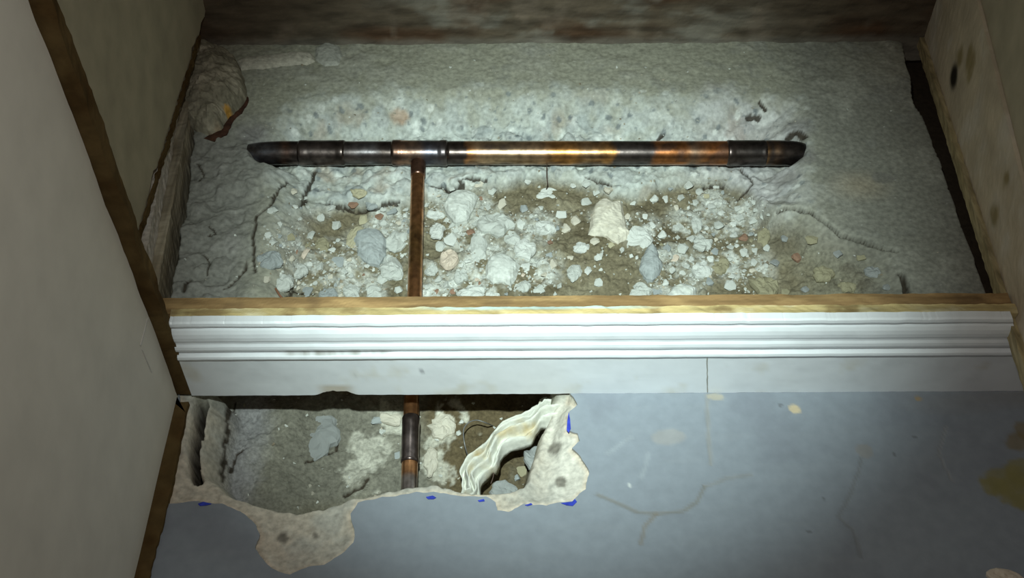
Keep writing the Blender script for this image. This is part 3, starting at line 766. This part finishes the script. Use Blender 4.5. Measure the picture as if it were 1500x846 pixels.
placed = []
def stone(px, py, w_, h_, c, i, parent, name='stone', lift=.25, own=None, z0=None):
    p = ground_hit(px, py) if z0 is None else site(px, py, z0)
    dist = np.linalg.norm(p-CAM); mpp = dist/FPX
    sx = w_*mpp/2; sy = h_*mpp/2/math.sin(.92)
    if own is None and max(w_, h_) < 24: me = hull_for(i, c)
    else:
        me = own or chunk(500+i); 
        if not me.materials: me.materials.append(M_stone[SI[c]])
    o = bpy.data.objects.new(name, me); COL.objects.link(o)
    zz = min(sx, sy)
    o.location = (p[0], p[1], p[2]+zz*(.10 if max(w_, h_) < 24 else .05)); o.scale = (sx, sy, zz)
    o.rotation_euler = (random.uniform(-.18, .18), random.uniform(-.18, .18), random.uniform(-.25, .25))
    if parent: o.parent = parent
    placed.append((px, py, max(w_, h_)/2))
    return o
BIG = [((889, 323, 58, 60, 'c'), 'largest cream concrete chunk lying on the soil right of pit centre'),
       ((543, 363, 54, 50, 'b'), 'pale blue grey concrete chunk left of the branch pipe'),
       ((658, 381, 29, 31, 'k'), 'round pinkish stone just right of the branch pipe'),
       ((737, 397, 54, 46, 'p'), 'wide pale chunk of concrete near the sill, right of the pinkish stone'),
       ((954, 384, 37, 52, 'b'), 'upright pale chunk below and right of the largest cream chunk'),
       ((1122, 421, 42, 34, 'o'), 'rounded olive brown stone at the sill on the right of the pit'),
       ((675, 300, 48, 46, 'p'), 'pale chunk under the concrete lip right of the tee'),
       ((1003, 428, 48, 26, 'p'), 'pale ragged chunk touching the sill below the right half of the pit'),
       ((395, 382, 36, 30, 'b'), 'blue grey lump at the left end of the pit')]
OUTL = {(889, 323): [(862, 343), (865, 318), (873, 297), (888, 290), (897, 297), (911, 296), (914, 312), (918, 333), (925, 345), (905, 357), (888, 345), (870, 345)],
        (543, 363): [(516, 352), (522, 340), (540, 336), (556, 338), (566, 350), (565, 372), (556, 388), (540, 386), (524, 374)],
        (737, 397): [(712, 390), (716, 378), (730, 372), (742, 374), (752, 380), (762, 390), (758, 404), (748, 420), (738, 412), (722, 414), (712, 406)],
        (954, 384): [(936, 394), (940, 378), (948, 364), (954, 358), (962, 362), (966, 376), (972, 388), (966, 402), (956, 410), (946, 408)],
        (675, 300): [(650, 300), (656, 286), (668, 280), (690, 282), (700, 288), (694, 306), (684, 322), (668, 326), (656, 314)],
        (1003, 428): [(978, 432), (984, 420), (996, 416), (1010, 418), (1022, 424), (1018, 436), (1006, 441), (986, 440)]}
def noisy_lump(name, outline_px, lev, height, m, sd, tintf, st_=.0028, fade=.03):
    """lump with a traced foot print, domed and knobbly"""
    q = ragged(np.vstack([sites(outline_px, lev), sites(outline_px[:1], lev)]), .004, .0015, sd)[:-1]
    x0, y0 = q.min(0); x1, y1 = q.max(0)
    A, B = np.meshgrid(np.arange(x0, x1, st_), np.arange(y0, y1, st_)); dd = sdist(A, B, q); kp = dd > st_*.5
    pts = [Vector(p) for p in q]+[Vector(p) for p in zip(A[kp], B[kp])]
    v, _, f, _, _, _ = delaunay_2d_cdt(pts, [], [list(range(len(q)))], 1, 1e-6)
    xy = np.array([(a.x, a.y) for a in v]); d = np.maximum(sdist(xy[:, 0], xy[:, 1], q), 0)
    nz = fbm(xy[:, 0], xy[:, 1], 60, 4, sd+1); ci = cells(xy[:, 0], xy[:, 1], 60, sd)[2]; k = height/.030
    top = lev+height*(.35*ss(-.0005, .004, d)+.65*np.sqrt(np.clip(d/fade, 0, 1)))+k*(.005*nz+.003*fbm(xy[:, 0], xy[:, 1], 150, 3, sd+4)+.006*(ci-.5)*ss(0, .01, d))
    N_ = len(xy); Vv = np.vstack([np.column_stack([xy, top]), np.column_stack([xy, np.full(N_, lev-.012)])])
    ee = {}
    for t_ in f:
        for i in range(len(t_)): ee[(t_[i], t_[(i+1) % len(t_)])] = 1
    sd_ = [(b, a, a+N_, b+N_) for a, b in ee if (b, a) not in ee]
    Fs = [list(t_) for t_ in f]+sd_+[[i+N_ for i in t_][::-1] for t_ in f]
    return link(name, mesh(name, Vv, Fs, tintf(Vv)), m)
for i, (a, lab) in enumerate(BIG):
    if a[:2] in OUTL:
        o = noisy_lump('concrete_chunk', OUTL[a[:2]], ground_hit(*a[:2])[2]+.001, .009, M_stone[SI[a[4]]], 210+i, lambda V: np.ones((len(V), 3)), .003, .014)
        placed.append((a[0], a[1], max(a[2:4])/2))
    else: o = stone(*a, 40+i, None, 'concrete_chunk' if a[4] != 'k' else 'stone', own=chunk(540+i, 22, .5, .05) if a[4] == 'k' else None)
    tag(o, lab, 'stone', 'large loose pieces in the pit')
LIST = [(518, 350, 22, 42, 'y'), (581, 354, 30, 34, 'p'), (574, 394, 36, 38, 'p'), (546, 432, 28, 26, 'p'), (638, 314, 30, 18, 'w'), (727, 329, 52, 40, 'p'), (700, 366, 30, 38, 'p'),
        (770, 366, 36, 30, 'w'), (690, 430, 38, 24, 'w'), (801, 286, 38, 18, 'w'), (773, 266, 12, 11, 'w'), (823, 316, 21, 17, 'w'), (843, 323, 20, 18, 'c'), (829, 336, 17, 17, 'c'), (798, 335, 30, 24, 'w'),
        (841, 400, 22, 30, 'p'), (764, 329, 17, 18, 'w'), (703, 272, 17, 12, 'c'), (937, 350, 42, 28, 'w'), (858, 298, 19, 18, 'p'), (874, 282, 13, 12, 'p'), (840, 272, 12, 10, 'w'),
        (852, 363, 25, 16, 'w'), (877, 375, 18, 20, 'w'), (911, 366, 10, 14, 'w'), (861, 397, 13, 17, 'w'), (877, 415, 15, 15, 'p'), (977, 364, 14, 14, 'b'), (938, 428, 32, 24, 'p'), (963, 427, 18, 16, 'b'),
        (1027, 397, 28, 28, 'w'), (1029, 357, 30, 22, 'p'), (975, 292, 10, 16, 'w'), (994, 332, 22, 20, 'p'), (1020, 329, 16, 24, 'p'), (1049, 352, 8, 8, 'c'), (1047, 369, 14, 13, 'b'),
        (1055, 390, 28, 28, 'o'), (1119, 347, 20, 26, 'o'), (415, 415, 38, 28, 'p'), (438, 398, 28, 24, 'p'), (451, 428, 19, 20, 'b'), (468, 392, 15, 16, 'p'), (481, 432, 26, 22, 'b'), (514, 428, 24, 28, 'p'),
        (526, 283, 26, 14, 'y'), (517, 300, 18, 14, 'r'), (491, 332, 20, 20, 'p'), (533, 322, 18, 18, 'y'), (470, 360, 26, 22, 'o'), (496, 385, 22, 20, 'b'), (640, 340, 22, 26, 'w'), (645, 362, 18, 18, 'p'),
        (632, 395, 20, 26, 'p'), (660, 352, 22, 22, 'w'), (735, 300, 14, 22, 'c'), (750, 350, 24, 22, 'p'), (765, 420, 26, 22, 'p'), (790, 425, 22, 16, 'p'), (720, 435, 24, 14, 'w'), (653, 418, 14, 12, 'p'), (640, 427, 10, 10, 'r'), (663, 428, 10, 9, 'r'), (675, 405, 24, 22, 'p'),
        (1018, 298, 16, 12, 'p'), (1035, 288, 12, 10, 'y'), (955, 330, 16, 14, 'w'), (970, 345, 16, 14, 'w'), (945, 318, 10, 12, 'w'), (985, 395, 14, 16, 'w'), (1000, 365, 20, 16, 'p'), (1070, 420, 20, 18, 'p'), (1012, 350, 14, 12, 'p'), (895, 360, 12, 10, 'y'),
        (925, 375, 7, 8, 'w'), (933, 377, 6, 7, 'w'), (880, 395, 8, 7, 'w'), (836, 378, 12, 8, 'c'), (600, 420, 14, 14, 'p'), (560, 410, 18, 16, 'p'), (470, 320, 14, 14, 'p'), (455, 345, 16, 14, 'p'), (555, 318, 16, 12, 'r'), (575, 310, 20, 14, 'b'),
        (545, 300, 24, 14, 'b'), (1075, 345, 14, 12, 'p'), (1090, 370, 14, 14, 'p'), (1085, 320, 16, 12, 'p'), (1105, 385, 14, 12, 'p'), (425, 350, 18, 16, 'o'), (1205, 402, 30, 22, 'o'), (1168, 378, 20, 16, 'r'), (1242, 422, 26, 16, 'o'), (1152, 428, 20, 14, 'o'), (1278, 398, 24, 16, 'g'), (1190, 352, 22, 16, 'o'), (1228, 372, 18, 14, 'g'), (1150, 350, 16, 12, 'g'), (1300, 422, 16, 12, 'g'), (1135, 385, 16, 14, 'g'), (1180, 425, 16, 12, 'g'), (1262, 378, 16, 12, 'o')]
for i, a in enumerate(LIST): stone(*a, i, slab)
# smaller rubble between them
tries = 0; cnt = 0
while cnt < 170 and tries < 9000:
    tries += 1
    px = random.uniform(385, 1130); py = random.uniform(262, 438); r = random.choice((3.5, 4, 4.5, 5, 5, 6, 7, 8))
    p = ground_hit(px, py)
    i = int((p[0]-gx[0])/DX); j = int((p[1]-gy[0])/DX)
    if not (0 <= i < NX and 0 <= j < NY) or dP[j, i] < .006: continue
    if random.random() > .12+.88*dens[j, i]: continue
    if 835 < px < 935 and 380 < py < 440 and random.random() < .75: continue
    if any((px-a)**2+(py-b)**2 < (r+s*.82)**2 for a, b, s in placed): continue
    c = random.choices('pwcbokr', (38, 26, 10, 12, 5, 4, 4))[0]
    stone(px, py, 2*r*random.uniform(.85, 1.25), 2*r*random.uniform(.75, 1.1), c, cnt, slab); cnt += 1
# grit too small to pick apart
GV = []; GF = []; GT = []
base = [hull(300+k, 8, .7) for k in range(5)]
bv = []
for me in base:
    v = np.zeros(len(me.vertices)*3); me.vertices.foreach_get('co', v); bv.append((v.reshape(-1, 3), [tuple(p.vertices) for p in me.polygons]))
    bpy.data.meshes.remove(me)
cols = ((.46, .47, .43), (.56, .57, .53), (.36, .34, .28), (.25, .21, .15), (.44, .39, .31))
k = 0; tries = 0
while k < 3600 and tries < 60000:
    tries += 1
    i = int(rng.integers(60, NX-60)); j = int(rng.integers(60, NY-20))
    x_, y_ = gx[i], gy[j]
    inpit = dP[j, i] > .003 and y_ > .06; tr = dT[j, i] > 0
    pr = (.10+.9*dens[j, i]) if inpit else (.05 if tr else .006)
    if y_ < .05: pr = .03 if fd[j, i] > .8 else 0
    if x_ > .20 and y_ > .05: pr *= .12
    if x_ > .405 or x_ < -.43 or rng.random() > pr: continue
    v, f = bv[k % 5]; s = rng.uniform(.0009, .0026); a = rng.uniform(0, 6.28)
    q = np.column_stack([v[:, 0]*math.cos(a)-v[:, 1]*math.sin(a), v[:, 0]*math.sin(a)+v[:, 1]*math.cos(a), v[:, 2]])*s
    n0 = sum(map(len, GV)) if False else None
    GV.append(q+np.array((x_, y_, H[j, i]+s*.15))); GF.append(f); GT.append(np.tile(cols[int(rng.choice(5, p=(.36, .28, .16, .1, .1)))], (len(q), 1))); k += 1
off = 0; AF = []
for q, f in zip(GV, GF):
    AF += [tuple(x+off for x in t_) for t_ in f]; off += len(q)
gr = link('grit', mesh('grit', np.vstack(GV), AF, np.vstack(GT)), M_ground, soil_o)
tag(gr, 'fine grit and concrete crumbs', kind='stuff')

# ------------------------------------------------------------------ mortar lump and sliver at the left of the slab
def lump_tint(V):
    n = fbm(V[:, 0], V[:, 1], 45, 4, 711); m = np.clip(ss(-.2, .5, n), 0, 1)[:, None]
    c = np.array((.22, .20, .15))*(1-m)+np.array((.40, .36, .28))*m
    q = site(331, 153, .02); k = ss(.006, .0035, np.hypot(V[:, 0]-q[0], V[:, 1]-q[1])+.002*n)[:, None]; c = c*(1-k)+np.array((.50, .27, .06))*k
    q = site(318, 184, .015); k = (ss(.010, .004, np.hypot(V[:, 0]-q[0], V[:, 1]-q[1])+.004*n)*.6)[:, None]; c = c*(1-k)+np.array((.36, .20, .10))*k
    k = (V[:, 2] < -.003)[:, None]; return np.where(k, np.array((.10, .04, .02)), c)
lp_ = noisy_lump('mortar_lump', [(262, 84), (300, 74), (335, 80), (352, 100), (362, 130), (361, 146), (350, 162), (338, 172), (325, 192), (308, 200), (290, 192), (270, 180), (256, 160), (252, 120)], 0.0, .030, M_ground, 71, lump_tint)
tag(lp_, 'large rough mortar lump with an orange spot at the left corner of the slab', 'mortar')
# jagged reddish shadow under its right edge, modelled as a dark strip
cr = noisy_lump('lump_shade', [(363, 138), (364, 150), (354, 166), (343, 176), (332, 196), (315, 206), (298, 203), (310, 195), (322, 186), (334, 170), (348, 158), (358, 146)], -.001, .004, mat('lump_shade', (.05, .02, .011), rough=.9, nscale=120, namt=.5, bump=.5), 75,
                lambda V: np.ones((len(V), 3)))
cr.name = 'shade_edge'; cr.parent = lp_; cr['label'] = 'dark red edge painted as shadow'
sv = noisy_lump('mortar_sliver', [(344, 92), (356, 85), (400, 81), (440, 77), (458, 79), (461, 90), (450, 96), (400, 100), (352, 104)], 0.0, .007, M_ground, 77,
                lambda V: np.ones((len(V), 3))*np.array((.43, .405, .34))*(1+.15*fbm(V[:, 0], V[:, 1], 60, 3, 717))[:, None])
tag(sv, 'long pale mortar sliver lying on the slab near the dark back board', 'mortar')
pt_ = noisy_lump('mortar_pat', [(462, 70), (480, 62), (498, 68), (503, 82), (496, 96), (476, 98), (462, 88)], 0.0, .006, M_ground, 79,
                 lambda V: np.ones((len(V), 3))*np.array((.36, .36, .32))*(1+.15*fbm(V[:, 0], V[:, 1], 60, 3, 719))[:, None])
tag(pt_, 'flat round mortar pat at the end of the pale sliver', 'mortar')

# ------------------------------------------------------------------ things in the front hole
def cloth():
    path = smooth_path([site(688, 735, -.060), site(693, 712, -.052), site(704, 682, -.050), site(728, 654, -.046), site(762, 628, -.042), site(795, 610, -.036), site(815, 598, -.034)], 70)
    wid = np.interp(np.linspace(0, 1, 70), [0, .15, .4, .7, 1], [.008, .010, .0125, .0135, .013]); nw = 26; Vc = []; Tc = []
    T_ = np.gradient(path, axis=0); T_ /= np.linalg.norm(T_, axis=1)[:, None]
    for i in range(70):
        sd = np.cross(T_[i], (0, 0, 1)); sd /= np.linalg.norm(sd)
        for k in range(nw):
            u = k/(nw-1)*2-1; s_ = i/69
            ph = u*10.5+1.6*float(fbm(s_*6, u*.4, 1, 3, 801))
            z = .0058*math.sin(ph)+.005*float(fbm(s_*16, u*2.5, 1, 3, 803))+.008*(1-u*u)
            off_ = u*wid[i]+.0035*float(fbm(s_*9, u, 1, 3, 805))+.003*math.sin(s_*20+u)
            p = path[i]+sd*off_+np.array((0, 0, z)); Vc.append(p)
            a = float(fbm(s_*7, u*1.6, 1, 4, 807)); m = max(0, min(1, (a-.05)*2.2))
            Tc.append(np.array((.60, .60, .54))*(1-m)+np.array((.46, .37, .20))*m)
    me = fast_mesh('rag', np.array(Vc), grid_faces(nw, 70), np.array(Tc))
    o = link('rag', me, mat('rag_cloth', attr=True, rough=.9, nscale=200, namt=.1, bump=.3, bscale=300, bdist=.001, spec=.1), smooth=True)
    md = o.modifiers.new('thickness', 'SOLIDIFY'); md.thickness = .0012; md.offset = -1
    return tag(o, 'crumpled white rag strip stuffed in the front hole', 'rag')
cloth()
o = stone(738, 716, 46, 26, 'g', 61, None, 'concrete_chunk', z0=-.045); o.location.z -= .004; tag(o, 'pale grey chunk beside the lower end of the rag', 'stone')
o = stone(785, 672, 34, 34, 'g', 62, None, 'concrete_chunk', z0=-.058); tag(o, 'grey chunk between the rag and the right rim of the front hole', 'stone')
o = stone(462, 634, 76, 66, 'g', 63, None, 'concrete_chunk'); o.scale.z *= .5; o.location.z -= .006; o.rotation_euler = (.05, 0, .1); tag(o, 'blue grey slab fragment on the left half of the front hole', 'stone')
o = stone(648, 627, 42, 34, 'c', 64, None, 'concrete_chunk'); tag(o, 'cream chunk right of the pipe in the front hole', 'stone')
for i, a in enumerate(((572, 612, 40, 18, 'c'), (552, 618, 18, 14, 'b'), (640, 640, 10, 14, 'w'), (560, 632, 12, 12, 'p'), (583, 668, 12, 16, 'b'), (672, 634, 10, 8, 'p'), (676, 618, 9, 7, 'w'), (765, 690, 20, 16, 'o'), (757, 700, 14, 10, 'b'), (632, 675, 22, 44, 'c'))):
    stone(*a, 70+i, slab)
def wire(name, pts, r, m, label, cat):
    P = smooth_path(pts, 28); o = tube(name, P, [r]*28, m, None, 8); return tag(o, label, cat)
wire('wire', [ground_hit(688, 676)+np.array((0, 0, .001)), site(681, 652, -.060), site(679, 630, -.058), site(686, 619, -.058), site(698, 615, -.060), site(712, 619, -.064), ground_hit(722, 624)+np.array((0, 0, .001))], .0006, M_wire, 'thin grey wire loop on the soil left of the rag', 'wire')
wire('wire', [site(722, 680, -.048), site(723, 695, -.050), site(719, 708, -.053)], .0005, M_dark, 'short dark wire under the rag', 'wire')
wire('wire', [site(801, 243, -.022), site(801, 258, -.026), site(802, 270, -.034), ground_hit(800, 279)+np.array((0, 0, .001))], .0006, M_dark, 'thin dark wire hanging straight down from the main pipe', 'wire')
wire('wire', [ground_hit(404, 424)+np.array((0, 0, .002)), ground_hit(413, 438)+np.array((0, 0, .003)), ground_hit(426, 445)+np.array((0, 0, .002))], .0011, mat('rust_wire', (.20, .09, .05), rough=.8, bump=0), 'rusty bent wire at the left of the pit by the sill', 'wire')
# pale crumb at the lower right of the floor
cb = chunk(901, 14, .4, .12); o = stone(1470, 846, 46, 24, 'k', 90, None, 'plaster_crumb', own=cb, z0=.0); tag(o, 'pale plaster crumb on the painted floor, lower right', 'plaster')
